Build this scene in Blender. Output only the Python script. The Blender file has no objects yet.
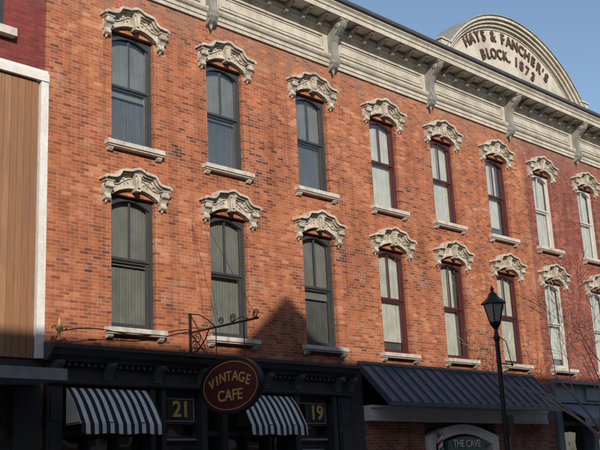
import bpy, bmesh, math, random
from mathutils import Vector, Matrix
random.seed(7)
scene=bpy.context.scene
COL=scene.collection
R=math.radians

# ------------------------------------------------------------ materials
def newmat(name):
    m=bpy.data.materials.new(name); m.use_nodes=True
    nt=m.node_tree; b=nt.nodes['Principled BSDF']
    return m,nt,b
def N(nt,t,**k):
    n=nt.nodes.new(t)
    for a,v in k.items(): setattr(n,a,v)
    return n
def math_(nt,op,a,b=None):
    n=N(nt,'ShaderNodeMath',operation=op)
    for i,v in enumerate((a,b)):
        if v is None: continue
        if isinstance(v,(int,float)): n.inputs[i].default_value=v
        else: nt.links.new(v,n.inputs[i])
    return n.outputs[0]
def mixc(nt,f,a,b,bt='MIX'):
    n=N(nt,'ShaderNodeMix',data_type='RGBA',blend_type=bt)
    for s,v in ((n.inputs[0],f),(n.inputs[6],a),(n.inputs[7],b)):
        if isinstance(v,(int,float)): s.default_value=v
        elif isinstance(v,tuple): s.default_value=(*v,1) if len(v)==3 else v
        else: nt.links.new(v,s)
    return n.outputs[2]
def ramp(nt,f,stops):
    n=N(nt,'ShaderNodeValToRGB'); e=n.color_ramp.elements
    while len(e)<len(stops): e.new(.5)
    for i,(p,c) in enumerate(stops):
        e[i].position=p; e[i].color=(*c,1) if isinstance(c,tuple) else (c,c,c,1)
    nt.links.new(f,n.inputs[0]); return n.outputs[0]
def noise(nt,vec,scale,detail=3,rough=.6):
    n=N(nt,'ShaderNodeTexNoise'); n.inputs['Scale'].default_value=scale
    n.inputs['Detail'].default_value=detail; n.inputs['Roughness'].default_value=rough
    nt.links.new(vec,n.inputs['Vector']); return n.outputs['Fac']
def scalev(nt,vec,s):
    n=N(nt,'ShaderNodeMapping'); n.inputs['Scale'].default_value=s
    nt.links.new(vec,n.inputs['Vector']); return n.outputs[0]

def brick(name,stops,mortar,stain=(0.50,0.34,0.24),stainamt=.42):
    m,nt,b=newmat(name); L=nt.links
    pos=N(nt,'ShaderNodeNewGeometry').outputs['Position']
    s=N(nt,'ShaderNodeSeparateXYZ'); L.new(pos,s.inputs[0])
    X=math_(nt,'ADD',math_(nt,'ADD',s.outputs[0],s.outputs[1]),200.0)
    Z=math_(nt,'ADD',s.outputs[2],20.0)
    c=N(nt,'ShaderNodeCombineXYZ'); L.new(X,c.inputs[0]); L.new(Z,c.inputs[1])
    bt=N(nt,'ShaderNodeTexBrick'); L.new(c.outputs[0],bt.inputs['Vector'])
    W,H=.205,.070
    bt.inputs['Scale'].default_value=1; bt.inputs['Brick Width'].default_value=W
    bt.inputs['Row Height'].default_value=H; bt.inputs['Mortar Size'].default_value=.007
    bt.inputs['Mortar Smooth'].default_value=.3
    row=math_(nt,'FLOOR',math_(nt,'DIVIDE',Z,H))
    off=math_(nt,'MULTIPLY',math_(nt,'SUBTRACT',1.0,math_(nt,'MODULO',row,2.0)),.5)
    colm=math_(nt,'FLOOR',math_(nt,'ADD',math_(nt,'DIVIDE',X,W),off))
    cc=N(nt,'ShaderNodeCombineXYZ'); L.new(colm,cc.inputs[0]); L.new(row,cc.inputs[1])
    wn=N(nt,'ShaderNodeTexWhiteNoise',noise_dimensions='2D'); L.new(cc.outputs[0],wn.inputs['Vector'])
    big=noise(nt,pos,.5,4,.68)
    v=math_(nt,'ADD',math_(nt,'MULTIPLY',wn.outputs['Value'],.8),math_(nt,'MULTIPLY',math_(nt,'SUBTRACT',big,.5),1.3))
    v=math_(nt,'ADD',v,.10)
    bc=ramp(nt,v,stops)
    med=noise(nt,scalev(nt,pos,(.9,.9,1.3)),1.1,5,.74)
    mort=mixc(nt,ramp(nt,med,[(.4,0.0),(.65,1.0)]),mortar,stain)
    col=mixc(nt,bt.outputs['Fac'],bc,mort)
    p=ramp(nt,med,[(.55,0.0),(.70,stainamt)])
    col=mixc(nt,p,col,stain)
    streak=noise(nt,scalev(nt,pos,(3,3,.35)),1.0,4,.7)
    st=ramp(nt,streak,[(.46,0.0),(.78,.85)])
    col=mixc(nt,st,col,mixc(nt,1.0,col,(.42,.36,.33),'MULTIPLY'))
    # grey run-off staining under the cornice and between the storeys
    mr=N(nt,'ShaderNodeMapRange'); mr.inputs[1].default_value=10.9; mr.inputs[2].default_value=12.3; L.new(s.outputs[2],mr.inputs[0])
    gf=math_(nt,'MULTIPLY',mr.outputs[0],ramp(nt,streak,[(.38,0.0),(.62,.75)]))
    col=mixc(nt,gf,col,(.25,.17,.13))
    L.new(col,b.inputs['Base Color']); b.inputs['Roughness'].default_value=.9
    bp=N(nt,'ShaderNodeBump'); bp.inputs['Strength'].default_value=.7; bp.inputs['Distance'].default_value=.01
    L.new(math_(nt,'SUBTRACT',1.0,bt.outputs['Fac']),bp.inputs['Height']); L.new(bp.outputs[0],b.inputs['Normal'])
    return m

def paint(name,col,rough=.5,dirt=(.25,.2,.15),amt=.4,scale=2.5,metal=0,bump=.15,streak=True):
    m,nt,b=newmat(name); L=nt.links
    pos=N(nt,'ShaderNodeNewGeometry').outputs['Position']
    a=noise(nt,pos,scale,4,.7)
    c=mixc(nt,ramp(nt,a,[(.42,0.0),(.75,amt)]),col,dirt)
    if streak:
        s=noise(nt,scalev(nt,pos,(9,9,.8)),1.2,4,.7)
        c=mixc(nt,ramp(nt,s,[(.5,0.0),(.8,amt)]),c,dirt)
    if bump:
        g=noise(nt,pos,22,2,.7)
        c=mixc(nt,.5,c,ramp(nt,g,[(.3,.72),(.65,1.0)]),'MULTIPLY')
    L.new(c,b.inputs['Base Color'])
    b.inputs['Roughness'].default_value=rough; b.inputs['Metallic'].default_value=metal
    return m

M_or=brick('brick_orange',[(.0,(.10,.036,.024)),(.15,(.25,.066,.032)),(.45,(.375,.105,.042)),(.82,(.46,.142,.056)),(1,(.54,.25,.13))],(.36,.22,.14))
M_red=brick('brick_red',[(.0,(.10,.025,.021)),(.3,(.22,.05,.034)),(.7,(.29,.07,.045)),(1,(.40,.14,.09))],(.24,.13,.10),stain=(.38,.24,.18),stainamt=.28)
M_dred=brick('brick_maroon_paint',[(.0,(.14,.022,.02)),(.5,(.19,.034,.03)),(1,(.24,.045,.04))],(.15,.035,.03),stain=(.24,.08,.07),stainamt=.2)
M_brown=brick('brick_brown',[(.0,(.14,.05,.03)),(.5,(.27,.095,.055)),(1,(.38,.16,.1))],(.32,.25,.2))
M_hood=paint('hood_cream_paint',(.63,.565,.465),.6,(.20,.16,.12),.8,7)
M_corn=paint('cornice_cream_paint',(.60,.56,.47),.6,(.28,.22,.16),.7,1.6)
M_corn2=paint('cornice_grey_paint',(.31,.305,.275),.6,(.13,.11,.09),.55,3)
M_gut=paint('dark_gutter_metal',(.05,.055,.06),.45,(.12,.1,.09),.4)
M_sill=paint('sill_paint',(.66,.61,.54),.6,(.27,.22,.17),.7,4)
M_white=paint('white_trim_paint',(.80,.78,.74),.5,(.4,.35,.28),.35)
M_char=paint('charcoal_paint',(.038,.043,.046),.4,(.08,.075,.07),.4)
M_char2=paint('charcoal_lighter_paint',(.07,.076,.08),.4,(.13,.12,.11),.3)  # lighter charcoal tone for storefront brackets and the opposite shop windows
M_mar=paint('maroon_frame_paint',(.085,.018,.022),.4,(.12,.07,.06),.3)
M_gry=paint('grey_frame_paint',(.046,.05,.054),.4,(.1,.09,.08),.3)
M_whf=paint('white_frame_paint',(.6,.58,.55),.45,(.35,.3,.25),.3)
M_navy=paint('slate_blue_metal',(.07,.095,.135),.38,(.12,.13,.14),.35,metal=.1,bump=.05)
M_bgry=paint('blue_grey_paint',(.16,.20,.245),.5,(.2,.2,.2),.3)
M_iron=paint('black_iron',(.012,.012,.013),.45,(.05,.035,.025),.4)
M_gold=paint('gold_leaf',(.66,.44,.14),.4,(.3,.2,.08),.2,metal=.1,streak=False)
M_signm=paint('sign_maroon',(.095,.018,.022),.4,(.13,.06,.05),.25)
M_let=paint('letter_brown_paint',(.085,.04,.03),.6,(.2,.14,.1),.3,streak=False)
M_roof=paint('roof_tar',(.06,.06,.06),.9)
M_dark=paint('interior_dark',(.02,.02,.02),.9,bump=0)
M_asph=paint('asphalt',(.05,.05,.052),.9,(.09,.085,.08),.5)
M_conc=paint('concrete',(.36,.34,.31),.9,(.2,.19,.17),.5,streak=False)
M_gnd=paint('dirt_grass_ground',(.12,.11,.07),.95,(.07,.09,.035),.8,streak=False)
M_line=paint('road_paint',(.7,.62,.2),.7)
M_blindW=paint('blind_white',(.66,.64,.57),.8,(.38,.36,.30),.6,3,bump=0)
M_blindG=paint('blind_grey',(.235,.235,.215),.8,(.11,.11,.10),.7,1.5,bump=0)
M_blindD=paint('blind_grey_dark',(.12,.125,.12),.8,(.05,.05,.05),.7,1.5,bump=0)
M_bark=paint('bare_bark',(.34,.26,.2),.85,(.16,.12,.09),.5,6)
M_lampg=paint('lamp_frosted_glass',(.35,.34,.3),.3,(.2,.18,.14),.2,bump=0)
M_redp=paint('barber_red',(.5,.03,.03),.3,streak=False)
M_teal=paint('green_sign_paint',(.03,.12,.09),.4)

def glassmat():
    m,nt,b=newmat('window_glass'); L=nt.links
    nt.nodes.remove(b); out=nt.nodes['Material Output']
    t=N(nt,'ShaderNodeBsdfTransparent'); t.inputs[0].default_value=(.84,.87,.86,1)
    g=N(nt,'ShaderNodeBsdfGlossy'); g.inputs['Roughness'].default_value=.02; g.inputs['Color'].default_value=(.95,.97,1,1)
    lw=N(nt,'ShaderNodeLayerWeight'); lw.inputs['Blend'].default_value=.5
    fc=math_(nt,'ADD',math_(nt,'MULTIPLY',math_(nt,'POWER',lw.outputs['Facing'],3.0),.7),.11)
    pos=N(nt,'ShaderNodeNewGeometry').outputs['Position']
    bp=N(nt,'ShaderNodeBump'); bp.inputs['Strength'].default_value=.5; bp.inputs['Distance'].default_value=.04
    L.new(noise(nt,pos,1.6,1),bp.inputs['Height']); L.new(bp.outputs[0],g.inputs['Normal'])
    mx=N(nt,'ShaderNodeMixShader'); L.new(fc,mx.inputs[0]); L.new(t.outputs[0],mx.inputs[1]); L.new(g.outputs[0],mx.inputs[2])
    L.new(mx.outputs[0],out.inputs[0]); return m
M_glass=glassmat()

def wood():
    m,nt,b=newmat('cedar_boards'); L=nt.links
    pos=N(nt,'ShaderNodeNewGeometry').outputs['Position']
    s=N(nt,'ShaderNodeSeparateXYZ'); L.new(pos,s.inputs[0])
    bid=math_(nt,'FLOOR',math_(nt,'DIVIDE',math_(nt,'ADD',s.outputs[0],8.0),.14))
    wn=N(nt,'ShaderNodeTexWhiteNoise',noise_dimensions='1D'); L.new(bid,wn.inputs['W'])
    c=ramp(nt,wn.outputs['Value'],[(0,(.31,.145,.068)),(.5,(.36,.178,.085)),(1,(.42,.22,.11))])
    gr=noise(nt,scalev(nt,pos,(30,30,1.2)),1.0,4,.7)
    c=mixc(nt,.7,c,ramp(nt,gr,[(.3,.5),(.65,1.0)]),'MULTIPLY')
    st=noise(nt,scalev(nt,pos,(1.5,1,.35)),1.0,4,.7)
    c=mixc(nt,ramp(nt,st,[(.42,0.0),(.7,.8)]),c,(.20,.115,.075))
    L.new(c,b.inputs['Base Color']); b.inputs['Roughness'].default_value=.7; return m
M_wood=wood()
def stripes():
    m,nt,b=newmat('striped_canvas'); L=nt.links
    pos=N(nt,'ShaderNodeNewGeometry').outputs['Position']
    s=N(nt,'ShaderNodeSeparateXYZ'); L.new(pos,s.inputs[0])
    f=math_(nt,'GREATER_THAN',math_(nt,'FRACT',math_(nt,'DIVIDE',math_(nt,'ADD',s.outputs[0],100.0),.175)),.5)
    c=mixc(nt,f,(.02,.02,.022),(.78,.76,.70))
    d=noise(nt,pos,3,4,.7)
    c=mixc(nt,.6,c,ramp(nt,d,[(.3,.6),(.6,1.0)]),'MULTIPLY')
    L.new(c,b.inputs['Base Color']); b.inputs['Roughness'].default_value=.85; return m
M_strp=stripes()

# ------------------------------------------------------------ mesh builder
class MB:
    def __init__(s): s.v=[]; s.f=[]
    def add(s,vs,fs):
        o=len(s.v); s.v+= [tuple(p) for p in vs]; s.f+=[tuple(i+o for i in f) for f in fs]; return s
    def box(s,x0,x1,y0,y1,z0,z1):
        return s.add([(x0,y0,z0),(x1,y0,z0),(x1,y1,z0),(x0,y1,z0),(x0,y0,z1),(x1,y0,z1),(x1,y1,z1),(x0,y1,z1)],
          [(0,3,2,1),(4,5,6,7),(0,1,5,4),(1,2,6,5),(2,3,7,6),(3,0,4,7)])
    def prism_y(s,p,y0,y1):
        n=len(p)
        return s.add([(x,y0,z) for x,z in p]+[(x,y1,z) for x,z in p],
          [tuple(range(n)),tuple(range(2*n-1,n-1,-1))]+[(i,i+n,(i+1)%n+n,(i+1)%n) for i in range(n)])
    def prism_x(s,p,x0,x1):
        n=len(p)
        return s.add([(x0,y,z) for y,z in p]+[(x1,y,z) for y,z in p],
          [tuple(range(n)),tuple(range(2*n-1,n-1,-1))]+[(i,i+n,(i+1)%n+n,(i+1)%n) for i in range(n)])
    def ribbon(s,path,t0,t1,y0,y1):
        n=len(path); P=[Vector(p) for p in path]; A=[];B=[]
        for i in range(n):
            d=(P[min(i+1,n-1)]-P[max(i-1,0)]).normalized(); nn=Vector((-d.y,d.x))
            A.append(P[i]+nn*t0); B.append(P[i]+nn*t1)
        vs=[];
        for i in range(n): vs+=[(A[i].x,y0,A[i].y),(B[i].x,y0,B[i].y),(B[i].x,y1,B[i].y),(A[i].x,y1,A[i].y)]
        fs=[(0,1,2,3),(4*n-4,4*n-1,4*n-2,4*n-3)]
        for i in range(n-1):
            for k in range(4): fs.append((4*i+k,4*i+4+k,4*i+4+(k+1)%4,4*i+(k+1)%4))
        return s.add(vs,fs)
    def cyl(s,p0,p1,r0,r1=None,n=8,cap=True):
        r1=r0 if r1 is None else r1
        p0=Vector(p0);p1=Vector(p1);d=(p1-p0).normalized()
        a=d.orthogonal().normalized(); b=d.cross(a)
        vs=[];
        for p,r in ((p0,r0),(p1,r1)):
            for i in range(n):
                t=2*math.pi*i/n; vs.append(p+(a*math.cos(t)+b*math.sin(t))*r)
        fs=[(i,(i+1)%n,(i+1)%n+n,i+n) for i in range(n)]
        if cap: fs+=[tuple(range(n-1,-1,-1)),tuple(range(n,2*n))]
        return s.add(vs,fs)
    def tube(s,pts,r,n=6):
        for a,b in zip(pts[:-1],pts[1:]): s.cyl(a,b,r,r,n)
        return s
    def lathe(s,c,prof,n=12):
        vs=[];fs=[];m=len(prof)
        for r,z in prof:
            for i in range(n):
                t=2*math.pi*i/n; vs.append((c[0]+r*math.cos(t),c[1]+r*math.sin(t),c[2]+z))
        for j in range(m-1):
            for i in range(n): fs.append((j*n+i,j*n+(i+1)%n,(j+1)*n+(i+1)%n,(j+1)*n+i))
        fs+=[tuple(range(n-1,-1,-1)),tuple(range((m-1)*n,m*n))]
        return s.add(vs,fs)
    def mesh(s,name,mat,smooth=False):
        me=bpy.data.meshes.new(name); me.from_pydata(s.v,[],s.f)
        bm=bmesh.new(); bm.from_mesh(me); bmesh.ops.recalc_face_normals(bm,faces=bm.faces); bm.to_mesh(me); bm.free()
        me.materials.append(mat)
        if smooth:
            for p in me.polygons: p.use_smooth=True
        return me
    def obj(s,name,mat,parent=None,smooth=False,bevel=0):
        return inst(name,s.mesh(name,mat,smooth),parent,bevel=bevel)
def inst(name,me,parent=None,loc=(0,0,0),bevel=0):
    o=bpy.data.objects.new(name,me); COL.objects.link(o); o.location=loc
    if parent: o.parent=parent
    if bevel:
        b=o.modifiers.new('b','BEVEL'); b.width=bevel; b.segments=2; b.limit_method='ANGLE'
    return o
def empty(name):
    o=bpy.data.objects.new(name,None); COL.objects.link(o); return o
def text(name,s,size,loc,rot,mat,parent,ext=.02,off=0.0,xs=1.0):
    c=bpy.data.curves.new(name,'FONT'); c.body=s; c.size=size; c.extrude=ext; c.align_x='CENTER'; c.align_y='CENTER'; c.offset=off
    o=bpy.data.objects.new(name,c); COL.objects.link(o); o.location=loc; o.rotation_euler=rot; o.scale=(xs,1,1)
    c.materials.append(mat); o.parent=parent; return o

# ------------------------------------------------------------ geometry constants
XL,XM,XR=9.42,26.55,43.7
COLS=[11.5,14.05,16.9,19.65,22.27,24.97,27.56,30.35,33.1,35.8,38.5,41.4]
HW=.54
LO=(4.80,7.53); UP=(8.62,11.12)
blockA=empty('brick_building'); blockB=empty('brick_building')

def wall(m,x0,x1,z0,z1,ops,y=0.0,depth=.3):
    xs=sorted({x0,x1,*[o[0] for o in ops],*[o[1] for o in ops]})
    zs=sorted({z0,z1,*[o[2] for o in ops],*[o[3] for o in ops]})
    for a,b in zip(xs[:-1],xs[1:]):
        for c,d in zip(zs[:-1],zs[1:]):
            mx,mz=(a+b)/2,(c+d)/2
            if any(o[0]<mx<o[1] and o[2]<mz<o[3] for o in ops): continue
            m.add([(a,y,c),(b,y,c),(b,y,d),(a,y,d)],[(0,1,2,3)])
    for a,b,c,d in ops:
        yy=y+depth
        m.add([(a,y,c),(b,y,c),(b,y,d),(a,y,d),(a,yy,c),(b,yy,c),(b,yy,d),(a,yy,d)],
              [(0,4,5,1),(1,5,6,2),(2,6,7,3),(3,7,4,0)])
def mkwall(name,x0,x1,z0,z1,cols,mat,par):
    ops=[]
    for c in cols:
        for z in (LO,UP): ops.append((c-HW,c+HW,z[0],z[1]))
    m=MB(); wall(m,x0,x1,z0,z1,ops)
    me=bpy.data.meshes.new(name); me.from_pydata(m.v,[],m.f); me.materials.append(mat)
    return inst(name,me,par)
mkwall('front_wall',XL,XM,4.2,12.3,COLS[:6],M_or,blockA)
mkwall('front_wall',XM,XR,4.2,12.3,COLS[6:],M_red,blockB)
for par,x0,x1,mt in ((blockA,XL,XM-.01,M_or),(blockB,XM+.01,XR,M_red)):
    MB().box(x0,x1,.6,16,0,13.3).obj('building_core',M_dark,par)
    MB().box(x0+.002,x0+.3,.001,16.1,0,13.35).box(x1-.3,x1-.002,.001,16.1,0,13.35).obj('side_walls',mt,par)
    MB().box(x0,x1,-.0,16.2,13.36,13.5).obj('roof',M_roof,par)

# ------------------------------------------------------------ window hood
def arc(cx,cz,r,a0,a1,n): return [(cx+r*math.cos(R(a0+(a1-a0)*i/n)),cz+r*math.sin(R(a0+(a1-a0)*i/n))) for i in range(n+1)]
half=[(-.82,.225),(-.815,.265),(-.77,.285),(-.66,.29),(-.57,.30),(-.51,.33),(-.47,.385),(-.44,.44),(-.40,.465),(-.30,.475),(-.18,.49),(-.12,.52),(-.06,.545)]
crest=half+[(0,.555)]+[(-x,z) for x,z in reversed(half)]
m=MB()
under=[(.535,-.02)]+[(x,z) for x,z in arc(0,-.83,.97,57,123,10)]+[(-.535,-.02)]
board=[(x*.95,z-.03) for x,z in crest]+[(.77,.05),(.58,-.02)]+under+[(-.58,-.02),(-.77,.05)]
m.prism_y(board,-.06,.05)
m.ribbon(crest,-.03,.02,-.23,.0)
m.ribbon(crest,-.065,-.032,-.17,.0)
m.ribbon(crest,-.10,-.067,-.11,.0)
inn=[(x,z) for x,z in reversed(arc(0,-.83,1.0,57,123,10))]
m.ribbon(inn,-.02,.02,-.10,.0)
for s in (-1,1):
    x0,x1=sorted((s*.60,s*.78))
    prof=[(0,.20),(-.18,.20),(-.19,.13),(-.165,.06),(-.12,.02),(-.085,-.04),(-.09,-.08),(-.115,-.11),(-.11,-.15),(-.07,-.18),(0,-.19)]
    m.prism_x(prof,x0+.02,x1-.02)
    m.prism_x([(0,.12),(-.14,.12),(-.145,.05),(-.10,-.02),(-.06,-.07),(0,-.07)],x0-.003,x0+.019)
    m.prism_x([(0,.12),(-.14,.12),(-.145,.05),(-.10,-.02),(-.06,-.07),(0,-.07)],x1-.019,x1+.003)
    m.box(x0-.02,x1+.02,-.20,0,.18,.20)
    m.cyl((x0+.09,-.03,-.185),(x0+.09,-.03,-.245),.04,.01,8)
    m.cyl((x0-.003,-.15,.09),(x1+.003,-.15,.09),.043,.043,10)
    for (cx,cz,r) in ((.50,.22,.038),(.40,.27,.045),(.30,.33,.038),(.20,.27,.03),(.28,.23,.02)):
        m.cyl((s*cx,-.06,cz),(s*cx,-.095,cz),r,r*.55,10)
    m.ribbon([(s*.57,.18),(s*.44,.19),(s*.33,.26),(s*.2,.34),(s*.13,.36)],-.01,.01,-.09,-.05)
m.prism_y([(-.055,.08),(.055,.08),(.085,.45),(-.085,.45)],-.18,-.0)
m.prism_y([(-.03,.14),(.03,.14),(.045,.40),(-.045,.40)],-.21,-.175)
m.cyl((-.08,-.18,.41),(.08,-.18,.41),.036,.036,10)
hood=m.mesh('window_hood',M_hood)
# sill
m=MB(); m.box(-.71,.71,-.16,.06,-.09,0); m.box(-.69,.69,-.13,0,-.125,-.091)
for s in (-1,1):
    m.prism_x([(0,-.125),(-.11,-.125),(-.09,-.17),(-.05,-.21),(0,-.21)],s*.61-.06,s*.61+.06)
sill=m.mesh('sill',M_sill)

def winmesh(h):
    m=MB(); y0,y1=.10,.20
    m.box(-HW,-HW+.065,y0,y1,0,h); m.box(HW-.065,HW,y0,y1,0,h)
    m.box(-HW+.065,HW-.065,y0,y1,0,.07)
    top=[(HW-.065,h-.002),(-HW+.065,h-.002),(-HW+.065,h-.22)]
    a=[(-.475+.95*i/12, h-.22+.15*math.sin(math.pi*i/12)**.8) for i in range(1,12)]
    m.prism_y(top+a+[(HW-.065,h-.22)],y0,y1)
    mid=h*.52
    for z0,z1,yy0,yy1 in ((.07,mid,.175,.215),(mid,h-.05,.14,.175)):
        m.box(-HW+.06,-HW+.105,yy0,yy1,z0,z1); m.box(HW-.105,HW-.06,yy0,yy1,z0,z1)
        m.box(-HW+.105,HW-.105,yy0,yy1,z0,z0+(.075 if z0<.1 else .05))
    m.box(-HW+.105,HW-.105,.176,.214,mid-.05,mid-.001)
    m.box(-.016,.016,.141,.174,mid+.05,h-.08)
    return m.v,m.f
WM={}
for h in (LO[1]-LO[0],UP[1]-UP[0]):
    for k,mt in (('g',M_gry),('m',M_mar),('w',M_whf)):
        b=MB(); b.v,b.f=winmesh(h); WM[(round(h,2),k)]=b.mesh('window_frame',mt)
def gl(h):
    mid=h*.52; me=bpy.data.meshes.new('glass')
    me.from_pydata([(-.46,.195,.1),(.46,.195,.1),(.46,.195,mid),(-.46,.195,mid),(-.46,.158,mid),(.46,.158,mid),(.46,.158,h-.06),(-.46,.158,h-.06)],[],[(0,1,2,3),(4,5,6,7)])
    me.materials.append(M_glass); return me
GM={round(h,2):gl(h) for h in (LO[1]-LO[0],UP[1]-UP[0])}
rnd=random.Random(3)
def curtain(c,z0,z1,kind,mat,par,x0=-.5,x1=.5,y=.26,amp=.012):
    m=MB(); vs=[];fs=[]; n=44; ph=rnd.random()*6
    if kind=='blind': amp=.002
    for i in range(n+1):
        x=c+x0+(x1-x0)*i/n; yy=y+amp*math.sin(i*1.9+ph)+amp*.6*math.sin(i*.77+ph)
        vs+=[(x,yy,z0),(x,yy,z1)]
    for i in range(n): fs.append((2*i,2*i+2,2*i+3,2*i+1))
    m.add(vs,fs)
    if kind=='blind': m.box(c+x0,c+x1,y-.012,y+.012,z0-.02,z0+.02)
    m.obj('window_shade',mat,par)
for i,c in enumerate(COLS):
    par=blockA if i<6 else blockB
    for r,(z0,z1) in enumerate((LO,UP)):
        h=round(z1-z0,2); k='g' if i<3 else ('m' if i<6 else ('w' if i<9 else 'm'))
        inst('window_frame',WM[(h,k)],par,(c,0,z0)); inst('window_glass',GM[h],par,(c,0,z0))
        inst('window_hood',hood,par,(c,0,z1)); inst('window_sill',sill,par,(c,0,z0))
        MB().box(c-HW,c+HW,.33,.34,z0,z1).obj('room_back',M_dark,par)
        mid=z0+(z1-z0)*.52
        if i<3:
            curtain(c,mid-.02-.25*rnd.random(),z1,'blind',M_blindG,par,y=.24)
            curtain(c,z0,z1,'curtain',M_blindD if (r or i==2) else M_blindG,par,y=.29,amp=.004)
        else:
            curtain(c,z0+(.0 if (i+r)%3 else .35),z1,'curtain',M_blindW,par,x1=.5 if (i*3+r)%4 else .30,amp=.007)
            curtain(c,z0+.0,z1,'curtain',M_blindD,par,y=.30,amp=.005)

# ------------------------------------------------------------ main cornice
def cornice(x0,x1,par):
    m=MB()
    m.prism_x([(0,12.12),(-.05,12.12),(-.05,12.21),(-.075,12.215),(-.075,12.30),(-.12,12.33),(-.15,12.38),(-.15,12.43),(-.06,12.46),(0,12.46)],x0,x1)
    m.box(x0,x1,-.045,0,12.46,13.02)
    m.prism_x([(0,13.02),(-.08,13.02),(-.10,13.08),(-.16,13.12),(-.16,13.17),(-.21,13.20),(-.21,13.30),(0,13.30)],x0,x1)
    m.prism_x([(0,13.301),(-.62,13.301),(-.62,13.42),(-.65,13.44),(-.66,13.50),(-.72,13.56),(-.72,13.60),(0,13.60)],x0,x1)
    m.obj('cornice',M_corn,par)
    MB().prism_x([(.1,13.603),(-.74,13.603),(-.79,13.62),(-.79,13.71),(.1,13.73)],x0,x1).obj('gutter',M_gut,par)
BR=[13.62,17.72,21.8,25.85,29.95,34.0,38.1,42.2]
cornice(XL,XM,blockA); cornice(XM+.003,XR,blockB)
bm_=MB(); bp=[(0,13.30),(-.58,13.30),(-.58,13.19),(-.53,13.10),(-.42,13.00),(-.30,12.90),(-.23,12.76),(-.21,12.56),(-.24,12.40),(-.27,12.30),(-.25,12.18),(-.18,12.08),(-.10,12.02),(0,11.98)]
bm_.prism_x(bp,-.105,.105)
bm_.prism_x([(y-.02,z) for y,z in bp[1:-1]]+[(-.05,12.1),(-.05,13.2)],-.035,.035)
bm_.box(-.14,.14,-.60,0,13.24,13.299)
for s in (-1,1):
    bm_.cyl((s*.105,-.43,13.13),(s*.13,-.43,13.13),.08,.06,12); bm_.cyl((s*.105,-.18,12.22),(s*.125,-.18,12.22),.06,.045,12)
bm_.cyl((0,-.09,12.01),(0,-.09,11.90),.05,.02,8)
bmesh_big=bm_.mesh('cornice_bracket',M_corn2)
mm=MB(); mm.prism_x([(-.2,13.30),(-.55,13.30),(-.55,13.25),(-.45,13.20),(-.30,13.16),(-.25,13.07),(-.2,13.05)],-.05,.05)
mod=mm.mesh('modillion',M_corn2)
for b in BR+[9.62]:
    par=blockA if b<XM else blockB; inst('cornice_bracket',bmesh_big,par,(b,0,0))
xs=[9.62]+BR
for a,b in zip(xs[:-1],xs[1:]):
    par=blockA if b<XM+1 else blockB
    n=7
    for i in range(1,n): inst('modillion',mod,par,(a+(b-a)*i/n,0,0))
    p0,p1=a+.28,b-.28
    m=MB()
    for q,(g,t,d) in enumerate(((0,.05,.085),(.09,.025,.065))):
        z0,z1=12.53+g,12.96-g; a_,b_=p0+g,p1-g
        m.box(a_,b_,-d,-.04,z1-t,z1); m.box(a_,b_,-d,-.04,z0,z0+t)
        m.box(a_,a_+t,-d,-.04,z0+t,z1-t); m.box(b_-t,b_,-d,-.04,z0+t,z1-t)
    m.obj('frieze_panel',M_corn,par)

# ------------------------------------------------------------ pediment
PX,PZ=25.9,13.73; hwid,ht=3.84,1.98
Rr=(hwid**2+ht**2)/(2*ht); cz=PZ+ht-Rr; a0=math.degrees(math.asin(hwid/Rr))
def parc(r,da=0,n=40): return [(PX+r*math.sin(R(-(a0-da)+2*(a0-da)*i/n)),cz+r*math.cos(R(-(a0-da)+2*(a0-da)*i/n))) for i in range(n+1)]
o=parc(Rr)
MB().prism_y(parc(Rr-.05)+[(PX+hwid-.05,PZ-.02),(PX-hwid+.05,PZ-.02)],-.42,.1).obj('pediment_face',M_corn,blockA)
m=MB(); m.ribbon(o,-.24,-.15,-.52,.0); m.ribbon(o,-.148,-.05,-.60,.1); m.ribbon(o,-.048,.05,-.68,.1)
inner=parc(Rr-.32,3.0); m.ribbon(inner,-.016,.016,-.45,-.40)
m.obj('pediment_mould',M_corn,blockA)
m=MB(); m.ribbon(o,.052,.09,-.72,.14); m.obj('pediment_cap',M_corn2,blockA)
m=MB()
for s in (-1,1): m.box(PX+s*(hwid+.08)-.22,PX+s*(hwid+.08)+.22,-.70,0,PZ,PZ+.20); m.box(PX+s*(hwid+.08)-.26,PX+s*(hwid+.08)+.26,-.74,0,PZ+.201,PZ+.25)
m.obj('pediment_foot',M_corn,blockA)
def arctext(s,px,rad,span,size,par,nm,off=.010,xs=.92):
    wd={'I':.45,"'":.35,'.':.4,' ':.55,'&':1.1,'1':.8,'L':.88,'M':1.2}
    ws=[wd.get(ch,1.0) for ch in s]; tot=sum(ws); acc=0
    for ch,wc in zip(s,ws):
        a=-span/2+span*(acc+wc/2)/tot; acc+=wc
        if ch==' ': continue
        x=px+rad*math.sin(R(a)); z=cz+rad*math.cos(R(a))
        rot=(Matrix.Rotation(R(a),3,'Y')@Matrix.Rotation(R(90),3,'X')).to_euler()
        text(nm,ch,size,(x,-.44,z),rot,M_let,par,.025,off,xs)
arctext("HAYS & FANCHER'S",25.65,Rr-.62,71,.49,blockA,'pediment_letter')
arctext("BLOCK. 1873",25.65,Rr-1.19,52,.46,blockA,'pediment_letter')

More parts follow.
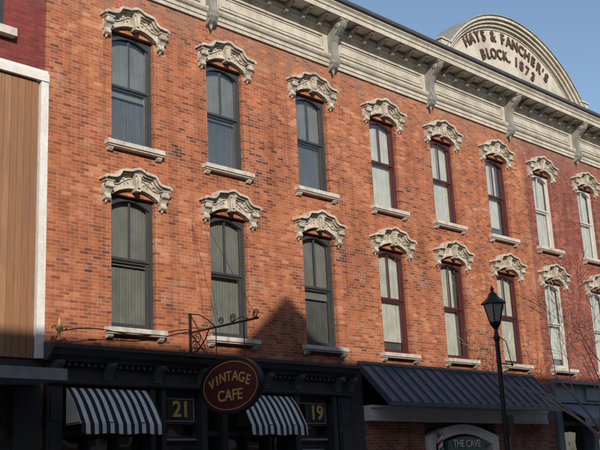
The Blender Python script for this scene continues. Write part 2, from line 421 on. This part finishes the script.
# ------------------------------------------------------------ dark storefront (left)
S0,S1=XL+.08,17.6
m=MB()
m.prism_x([(0,4.42),(-.52,4.34),(-.52,4.27),(-.47,4.24),(-.42,4.16),(-.34,4.12),(-.3,4.06),(0,4.06)],S0-.1,S1)
m.box(S0,S1,-.16,.2,3.72,4.059)
m.prism_x([(0,3.66),(-.2,3.66),(-.23,3.69),(-.23,3.73),(0,3.73)],S0,S1)
m.obj('storefront_cornice',M_char,blockA)
m=MB()
brs=[9.62,10.75,11.9,13.0,13.75,14.8,15.75,17.05,17.5]
for b in brs:
    m.prism_x([(-.16,4.06),(-.42,4.06),(-.42,4.0),(-.34,3.93),(-.27,3.85),(-.25,3.74),(-.16,3.74)],b-.07,b+.07)
xx=S0+.1
while xx<S1-.1:
    if all(abs(xx-b)>.12 for b in brs): m.box(xx-.03,xx+.03,-.26,-.161,3.98,4.055)
    xx+=.14
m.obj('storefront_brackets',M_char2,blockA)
m=MB()
for a,b in ((S0,S0+.32),(11.78,11.9),(12.05,12.15),(13.05,13.2),(13.6,13.75),(15.72,15.88),(16.96,17.08),(17.15,17.58)):
    m.box(a,b,-.14,.2,0,3.66)
    if b-a>.3:
        m.box(a+.06,b-.06,-.17,-.139,3.0,3.5); m.box(a+.06,b-.06,-.17,-.139,.5,2.85); m.box(a-.03,b+.03,-.19,-.141,.0,.4)
BAYS=((9.83,11.78),(13.75,15.72),(13.2,13.6)); DOORS=((12.15,13.05),(15.92,16.92))
for a,b in BAYS:
    m.box(a,b,.0,.2,0,.55); m.box(a,b,-.02,.2,2.75,2.85); m.box(a,b,.0,.2,3.56,3.66)
    n=3 if b-a>1 else 1
    for i in range(1,n): xx=a+(b-a)*i/n; m.box(xx-.03,xx+.03,.0,.2,.55,2.75); m.box(xx-.03,xx+.03,.0,.2,2.85,3.56)
for a,b in DOORS:
    m.box(a,b,.02,.2,2.98,3.02); m.box(a,b,.0,.2,3.5,3.66)
    m.box(a,b,.05,.2,2.62,2.74)
    m.box(a,a+.1,.1,.2,0,2.62); m.box(b-.1,b,.1,.2,0,2.62); m.box(a+.1,b-.1,.1,.18,.05,.9); m.box(a+.1,b-.1,.1,.18,2.5,2.62)
    m.box(a,a+.07,.03,.2,3.02,3.5); m.box(b-.07,b,.03,.2,3.02,3.5)
m.box(S0,S1,.25,.3,0,4.06)
m.obj('storefront_frame',M_char,blockA)
m=MB()
for a,b in BAYS+DOORS:
    m.add([(a,.17,.5),(b,.17,.5),(b,.17,3.6),(a,.17,3.6)],[(0,1,2,3)])
m.obj('storefront_glass',M_glass,blockA)
m=MB()
for a,b in DOORS:
    for z0,z1 in ((3.03,3.05),(3.47,3.49)): m.box(a+.08,b-.08,.0,.03,z0,z1)
    for x0 in (a+.08,b-.10): m.box(x0,x0+.02,.0,.03,3.05,3.47)
    m.box(a+.12,b-.12,.08,.1,2.3,2.48)
    m.box(a+.02,b-.02,.02,.049,2.66,2.70)
m.obj('transom_trim',M_corn2,blockA)
for s,x in (('21',12.62),('19',16.52)):
    e=empty('house_number_sign'); text('numerals',s,.44,(x,-.02,3.26),(R(90),0,0),M_gold,e,.012,.010)
    MB().box(x-.33,x+.33,.01,.03,3.06,3.46).obj('panel',M_char,e)

def awning(x0,x1,zt,zb,out):
    e=empty('striped_awning'); m=MB(); n=12
    y1=-.14
    pts=[]
    for i in range(n+1):
        t=i/n; pts.append((y1-out*t, zt-(zt-zb)*(t-.10*math.sin(math.pi*t))))
    pts2=pts+[(y1-out-.012,zb-.18)]
    vs=[];fs=[]; K=16
    for j,(y,z) in enumerate(pts2):
        for k in range(K+1):
            t=k/K; sag=.012*math.sin(t*math.pi*5+j*.2)*(j/n)
            vs.append((x0+(x1-x0)*t,y+sag,z+(sag if j==len(pts2)-1 else 0)))
    for j in range(len(pts2)-1):
        for k in range(K): a=j*(K+1)+k; fs.append((a,a+1,a+K+2,a+K+1))
    m.add(vs,fs)
    for x in (x0,x1): m.add([(x,y,z) for y,z in pts]+[(x,y1,zb)],[tuple(range(n+2))])
    o=m.obj('canvas',M_strp,e); s=o.modifiers.new('s','SOLIDIFY'); s.thickness=.008
    MB().tube([(x0,y1,zb+.02),(x0,y1-out+.03,zb+.02),(x1,y1-out+.03,zb+.02),(x1,y1,zb+.02)],.015).obj('frame',M_iron,e)
awning(9.90,11.70,3.60,2.92,.50); awning(14.0,15.62,3.60,2.92,.45)

e=empty('fleur_ornament')
m=MB(); m.lathe((9.6,-.35,4.40),[(.05,0),(.06,.04),(.025,.08),(.02,.14),(.05,.2),(.06,.26),(.02,.38),(.005,.43)],10)
for s in (-1,1): m.tube([(9.6,-.35,4.55),(9.6+s*.08,-.35,4.66),(9.6+s*.12,-.35,4.71),(9.6+s*.15,-.35,4.67),(9.6+s*.14,-.35,4.62)],.02)
m.obj('fleur',M_gold,e,True)

# ------------------------------------------------------------ hanging sign
sg=empty('hanging_sign'); SX=12.9; AZ=4.84
m=MB()
m.box(SX-.03,SX+.03,-.03,-.0,4.35,5.25)
m.tube([(SX,0,AZ),(SX,-2.1,AZ)],.022)
m.tube([(SX,-.03,5.23),(SX,-.3,5.18),(SX,-.6,5.02),(SX,-.8,AZ+.02)],.014)
m.tube([(SX,-.03,4.4),(SX,-.25,4.45),(SX,-.5,4.65),(SX,-.62,AZ)],.014)
def spiral(cy,cz_,r,s,n=22,turn=1.6): return [(SX,cy+s*(r*(1-.75*i/n))*math.cos(2*math.pi*turn*i/n),cz_+(r*(1-.75*i/n))*math.sin(2*math.pi*turn*i/n)) for i in range(n+1)]
m.tube(spiral(-.25,AZ-.15,.12,1),.011); m.tube(spiral(-1.35,AZ+.1,.09,-1),.011); m.tube(spiral(-2.02,AZ+.09,.09,-1),.012); m.tube(spiral(-1.0,AZ+.1,.08,1),.010)
m.tube([(SX,-1.8,AZ+.02),(SX,-1.6,AZ+.1),(SX,-1.3,AZ+.02)],.01)
SC=(-1.25,3.63)
for dy in (.42,-.42): m.tube([(SX,SC[0]+dy,AZ),(SX,SC[0]+dy,4.08)],.011)
m.obj('bracket',M_iron,sg)
def ell(a,b,n=64): return [(SC[0]+a*math.cos(2*math.pi*i/n),SC[1]+b*math.sin(2*math.pi*i/n)) for i in range(n)]
MB().prism_x(ell(.86,.53),SX-.035,SX+.035).obj('board',M_signm,sg)
def ering(a,b,w,x0,x1):
    m=MB(); A=ell(a,b);B=ell(a-w,b-w); n=len(A)
    vs=[(x0,*p) for p in A]+[(x0,*p) for p in B]+[(x1,*p) for p in A]+[(x1,*p) for p in B]; fs=[]
    for i in range(n):
        j=(i+1)%n; fs+=[(i,j,n+j,n+i),(2*n+i,2*n+j,3*n+j,3*n+i),(i,j,2*n+j,2*n+i),(n+i,n+j,3*n+j,3*n+i)]
    return m.add(vs,fs)
ering(.885,.555,.04,SX-.06,SX+.06).obj('rim',M_iron,sg)
ering(.80,.47,.014,SX-.042,SX+.042).obj('gold_line',M_gold,sg)
for side in (-1,1):
    word="VINTAGE"; pos=[-2.95,-2.05,-1.1,-.05,.95,2.0,3.0]
    for i,ch in enumerate(word):
        t=pos[i]/3
        d=t*.54; z=SC[1]+.17-.12*t*t
        loc=(SX+side*.045,SC[0]+(-d if side<0 else d),z)
        base=Matrix.Rotation(R(-90 if side<0 else 90),3,'Z')@Matrix.Rotation(R(90),3,'X')@Matrix.Rotation(R(-t*18),3,'Z')
        text('letter',ch,.27,loc,base.to_euler(),M_gold,sg,.008,.003)
    base=Matrix.Rotation(R(-90 if side<0 else 90),3,'Z')@Matrix.Rotation(R(90),3,'X')
    text('word_cafe','CAFE',.30,(SX+side*.045,SC[0],SC[1]-.2),base.to_euler(),M_gold,sg,.008,.004,1.05)
w=empty('guy_wires')
m=MB(); m.tube([(SX+.45,-.02,7.3),(SX,-2.05,AZ+.02)],.005,5); m.tube([(SX+.1,-.02,7.2),(SX-.02,-.9,AZ)],.004,5)
pts=[(9.6+(SX-9.6)*t,-.35+.3*t-.02*math.sin(t*9),4.58+.26*t+.06*math.sin(t*8)) for t in [i/20 for i in range(21)]]
m.tube(pts,.011,5); m.obj('wires',M_iron,w)

# ------------------------------------------------------------ shop with metal awning
A0,A1=18.05,25.75
aw=empty('metal_awning')
yt,zt_,yb,zb_=-.02,4.47,-.95,3.50
m=MB(); m.prism_x([(yt,zt_),(yb,zb_),(yb,zb_-.10),(yb+.04,zb_-.10),(0,zt_-.12)],A0,A1); m.obj('panels',M_navy,aw)
m=MB(); n=19
dy,dz=yb-yt,zb_-zt_; L_=math.hypot(dy,dz); ny,nz=dz/L_,-dy/L_
for i in range(n+1):
    x=A0+.02+(A1-A0-.04)*i/n
    m.prism_x([(yt,zt_+.002),(yb-.004,zb_+.002),(yb-.004+ny*.045,zb_+nz*.045),(yt+ny*.045,zt_+nz*.045)],x-.014,x+.014)
m.obj('standing_seams',M_navy,aw)
m=MB(); m.box(A0-.02,A1+.02,-.05,-.003,4.46,4.54); m.obj('flashing',M_gut,aw)
shop=empty('barber_shop_front')
MB().box(S1+.01,A0-.01,-.12,.3,0,4.19).obj('pier',M_char,shop)
m=MB(); m.box(A0,A1+.1,-.32,.2,3.10,3.46); m.box(A0,A1+.1,-.37,-.321,3.40,3.46); m.box(A0,A1+.1,-.35,-.321,3.10,3.14); m.obj('fascia',M_white,shop)
D0=20.3; D1=23.4
MB().box(A0,D0,-.12,.3,0,3.098).box(D1,XM-.02,-.12,.3,0,3.098).box(A1+.12,XM-.02,-.12,-.001,3.1,4.3).obj('brick_piers',M_brown,shop)
ww=D1-D0
outer=[(D0,0),(D0,2.75)]+[(D0+ww*i/16, 2.75+.30*math.sin(math.pi*i/16)) for i in range(1,16)]+[(D1,2.75),(D1,0),(D1-.3,0),(D1-.3,2.55)]+[(D1-.3-(ww-.6)*i/16, 2.55+.26*math.sin(math.pi*i/16)) for i in range(1,16)]+[(D0+.3,2.55),(D0+.3,0)]
m=MB(); m.prism_y(outer,-.22,.1); m.obj('door_surround',M_white,shop)
MB().box(D0,D1,.101,.3,0,3.09).obj('shop_back',M_char,shop)
c_=(D0+D1)/2
sb=MB(); sb.prism_y([(c_-.8,2.38),(c_+.8,2.38),(c_+.8,2.62)]+[(c_+.8-1.6*i/10,2.62+.12*math.sin(math.pi*i/10)) for i in range(1,10)]+[(c_-.8,2.62)],-.26,-.0)
e=empty('shop_name_sign'); sb.obj('board',M_teal,e); text('words','THE CAVE',.26,(c_,-.275,2.55),(R(90),0,0),M_white,e,.006,.004)
m=MB(); m.box(c_-1.1,c_-1.02,.02,.1,0,2.5); m.box(c_+1.02,c_+1.1,.02,.1,0,2.5); m.box(c_-1.02,c_+1.02,.02,.1,2.28,2.36); m.box(c_-.04,c_+.04,.02,.1,0,2.28); m.obj('door_frame',M_white,shop)
e=empty('barber_pole'); bx=20.55
MB().lathe((bx,-.4,2.05),[(.07,0),(.09,.03),(.09,.08),(.07,.1)],14).lathe((bx,-.4,2.75),[(.07,0),(.09,.02),(.09,.07),(.05,.12),(.02,.15)],14).box(bx-.02,bx+.02,-.34,-.2,2.1,2.13).box(bx-.02,bx+.02,-.34,-.2,2.8,2.83).obj('caps',M_corn2,e)
for k,mt in enumerate((M_white,M_redp,M_white,M_navy)):
    m=MB(); nseg=24
    vs=[];fs=[]
    for i in range(nseg+1):
        z=2.15+.6*i/nseg
        for q in range(4):
            t=R(90*k+30*q)+i*.45; vs.append((bx+.065*math.cos(t),-.4+.065*math.sin(t),z))
    for i in range(nseg):
        for q in range(3): fs.append((4*i+q,4*i+q+1,4*i+q+5,4*i+q+4))
    m.add(vs,fs); m.obj('spiral_%d'%k,mt,e)

# ------------------------------------------------------------ right shop (blue grey)
m=MB()
m.box(XM+.02,XR,-.25,.2,3.75,4.3); m.prism_x([(0,4.45),(-.45,4.38),(-.45,4.3),(0,4.3)],XM+.02,XR)
for x in [XM+.05,28.6,30.7,33,36,39,42]: m.box(x,x+.3,-.2,.2,0,3.749)
for x0,x1 in ((XM+.35,28.6),(28.9,30.7),(31,33),(33.3,36)): m.box(x0,x1,-.06,.2,3.1,3.2); m.box(x0,x1,-.04,.2,0,.6)
m.obj('storefront_frame',M_bgry,blockB)
m=MB()
MB().box(XM+.02,XR,.21,.3,0,3.75).obj('storefront_back',M_char,blockB)
m.add([(XM+.3,.12,.5),(XR,.12,.5),(XR,.12,3.75),(XM+.3,.12,3.75)],[(0,1,2,3)]); m.obj('storefront_glass',M_glass,blockB)
e=empty('shop_awning'); m=MB(); m.prism_x([(-.2,3.72),(-.95,3.25),(-.95,3.0),(-.93,3.0),(-.93,3.22),(-.2,3.66)],XM+.35,33.0); m.obj('canvas',M_bgry,e)
e=empty('shop_name_sign'); MB().box(28.3,33.3,-.30,-.251,3.84,4.22).obj('board',M_bgry,e); text('words','BOUTIQUE',.36,(30.2,-.31,4.03),(R(90),0,0),M_white,e,.008,.004)

# ------------------------------------------------------------ left neighbour
nb=empty('wood_sided_building')
MB().box(-8,XL-.02,.02,16,9.70,14.5).obj('upper_wall',M_dred,nb)
m=MB(); x=-8.0
while x<XL-.2:
    m.box(x+.004,min(x+.136,XL-.2),-.10,0.0,4.1,9.42); x+=.14
m.obj('cedar_boards',M_wood,nb)
MB().box(-8,XL-.02,.001,16,0,9.69).obj('wall_core',M_dark,nb)
m=MB(); m.box(-8,XL-.01,-.18,.019,9.44,9.60); m.box(-8,XL-.01,-.13,.015,9.601,9.68); m.box(XL-.17,XL-.01,-.16,-.0,4.1,9.439); m.obj('white_trim',M_white,nb)
m=MB(); m.box(-8,XL-.12,-1.05,0,3.62,3.78); m.box(-8,XL-.10,-1.09,-1.051,3.60,3.80); m.obj('canopy',M_corn2,nb)
MB().box(-8,XL-.02,-.06,0,3.80,4.09).box(XL-.55,XL-.02,-.1,0,0,3.6).obj('lower_band',M_char,nb)
MB().box(6.9,8.72,-.14,.2,10.22,10.38).obj('upper_sill',M_sill,nb)
MB().box(7.05,8.5,.0,.02,10.38,12.8).obj('upper_window',M_char,nb)

# ------------------------------------------------------------ street lamp
lp=empty('street_lamp'); LX,LY=18.85,-3.5; T=5.0
m=MB()
m.lathe((LX,LY,.14),[(.22,0),(.22,.12),(.18,.16),(.16,.5),(.12,.6),(.09,.75),(.075,1.0),(.06,2.8),(.052,4.45),(.075,4.5),(.075,4.56),(.05,4.6),(.04,4.72),(.09,4.8),(.13,4.86)],16)
def hexring(z,r): return [(LX+r*math.cos(R(60*i+30)),LY+r*math.sin(R(60*i+30)),z) for i in range(6)]
zb0,zb1=T+.02,T+.44
b0,b1=hexring(zb0,.13),hexring(zb1,.245)
for a,b in zip(b0,b1): m.cyl(a,b,.013,.013,5)
for ring in (b0,b1):
    for i in range(6): m.cyl(ring[i],ring[(i+1)%6],.016,.016,5)
m.lathe((LX,LY,zb1),[(.29,0),(.28,.03),(.17,.12),(.10,.19),(.10,.23),(.05,.27),(.03,.31),(.045,.34),(.01,.42)],6)
m.obj('pole_and_lantern',M_iron,lp)
m=MB(); vs=hexring(zb0+.01,.12)+hexring(zb1-.01,.235); m.add(vs,[(i,(i+1)%6,(i+1)%6+6,i+6) for i in range(6)]); m.obj('lantern_glass',M_lampg,lp)
m=MB(); m.tube([(LX,LY,4.1),(LX+.5,LY,4.1)],.014); m.cyl((LX+.5,LY,4.1),(LX+.53,LY,4.1),.03,.03)
m.tube([(LX,LY,4.75),(LX+.35,LY,4.62),(LX+.5,LY,4.12)],.01); m.box(LX-.1,LX+.1,LY-.16,LY-.05,2.55,2.95); m.obj('banner_arm',M_iron,lp)

# ------------------------------------------------------------ bare street tree
tr=empty('bare_tree'); m=MB(); rt=random.Random(11)
def grow(p,d,r,l,lev):
    n=3
    for k in range(n):
        d=(d+Vector((rt.uniform(-.16,.16),rt.uniform(-.16,.16),rt.uniform(-.05,.10)))).normalized()
        q=p+d*(l/n); m.cyl(p,q,r,max(r*.84,.005),5 if lev>1 else 8,False); r=max(r*.84,.005); p=q
        if lev<5 and (k>0):
            for _ in range(1 if lev<4 else 2):
                ax=Vector((rt.uniform(-1,1),rt.uniform(-1,1),rt.uniform(-.3,.5))).normalized()
                grow(p,(d*.9+ax*.8).normalized(),r*.62,l*.7,lev+1)
TB=Vector((23.4,-3.3,.1))
m.cyl(TB,TB+Vector((0,0,1.2)),.10,.085,10)
m.cyl(TB+Vector((0,0,1.2)),TB+Vector((.03,0,2.9)),.085,.065,10,False)
for k in range(7):
    a=k*.9+.35; grow(TB+Vector((.03,0,2.2+.11*k)),Vector((math.cos(a)*.9,math.sin(a)*.9,1.0)).normalized(),.036,1.85,1)
m.obj('trunk_and_branches',M_bark,tr)

# ------------------------------------------------------------ opposite side of street (casts the gable shadow)
op=empty('gabled_building')
oy=-20.0; PH=15.05
m=MB(); ops=[]
x=-38.5
while x<58:
    for z in (5.2,9.3): ops.append((x,x+1.1,z,z+2.5))
    x+=3.0
wall(m,-40,60,4.2,PH,ops,oy,-.3)
m.obj('front_wall',M_red,op)
MB().box(-40,60,oy-16,oy-.35,0,PH-.3).obj('building_core',M_dark,op)
MB().box(-40,60,oy-.3,oy,3.6,4.199).box(-40,60,oy-.3,oy+.25,PH,PH+.12).obj('trim',M_corn,op)
gx=4.15; m=MB(); m.prism_y([(gx-1.8,PH+.12),(gx+2.2,PH+.12),(gx,PH+1.66)],oy-6,oy-.05); m.obj('gable',M_red,op)
m=MB(); x=-38
while x<58: m.box(x,x+3.4,oy-.05,oy-.02,.6,3.2); x+=4.2
m.obj('shop_windows',M_char2,op)
MB().box(-40,60,oy-.34,oy-.06,0,3.599).obj('lower_wall',M_brown,op)

# ------------------------------------------------------------ ground
MB().box(-400,400,-400,400,-.5,-.02).obj('ground',M_gnd)
MB().box(-200,200,-16.5,-4.2,-.015,0).obj('road',M_asph)
MB().box(-200,200,-4.199,.0,-.015,.14).obj('sidewalk',M_conc)
MB().box(-200,200,-20,-16.501,-.015,.14).obj('sidewalk',M_conc)
MB().box(-200,200,-10.45,-10.35,.001,.004).box(-200,200,-10.25,-10.15,.001,.004).obj('road_marking',M_line)

# ------------------------------------------------------------ light & sky
el,az=25,30
w=bpy.data.worlds.new('World'); scene.world=w; w.use_nodes=True; nt=w.node_tree
bg=nt.nodes['Background']; sk=nt.nodes.new('ShaderNodeTexSky'); sk.sky_type='NISHITA'; sk.sun_disc=False
sk.sun_elevation=R(el); sk.sun_rotation=R(180+az); sk.air_density=1.0; sk.dust_density=.6
nt.links.new(sk.outputs[0],bg.inputs[0]); bg.inputs[1].default_value=.15
sd=Vector((-math.sin(R(az))*math.cos(R(el)),-math.cos(R(az))*math.cos(R(el)),math.sin(R(el))))
l=bpy.data.lights.new('sun','SUN'); l.energy=4.3; l.angle=R(.5); l.color=(1,.91,.78)
lo=bpy.data.objects.new('sun',l); COL.objects.link(lo); lo.rotation_euler=sd.to_track_quat('Z','Y').to_euler(); lo.location=sd*60

# ------------------------------------------------------------ camera
f=993.0
Xc=Vector((1020,214,f)).normalized(); Zc=Vector((-185,-3725,f)).normalized()
Zc=(Zc-Xc*Zc.dot(Xc)).normalized(); Yc=Zc.cross(Xc)
right=Vector((Xc.x,Yc.x,Zc.x)); down=Vector((Xc.y,Yc.y,Zc.y)); fwd=Vector((Xc.z,Yc.z,Zc.z))
rot=Matrix((right,-down,-fwd)).transposed()
cd=bpy.data.cameras.new('camera'); cam=bpy.data.objects.new('camera',cd); COL.objects.link(cam)
cam.matrix_world=Matrix.Translation((0,-16,1.6))@rot.to_4x4()
cd.sensor_width=36; cd.lens=f/600*36; cd.clip_end=2000; cd.clip_start=.1
scene.camera=cam
scene.view_settings.view_transform='Standard'; scene.view_settings.look='None'; scene.view_settings.exposure=0
print('DONE',len(bpy.data.objects))
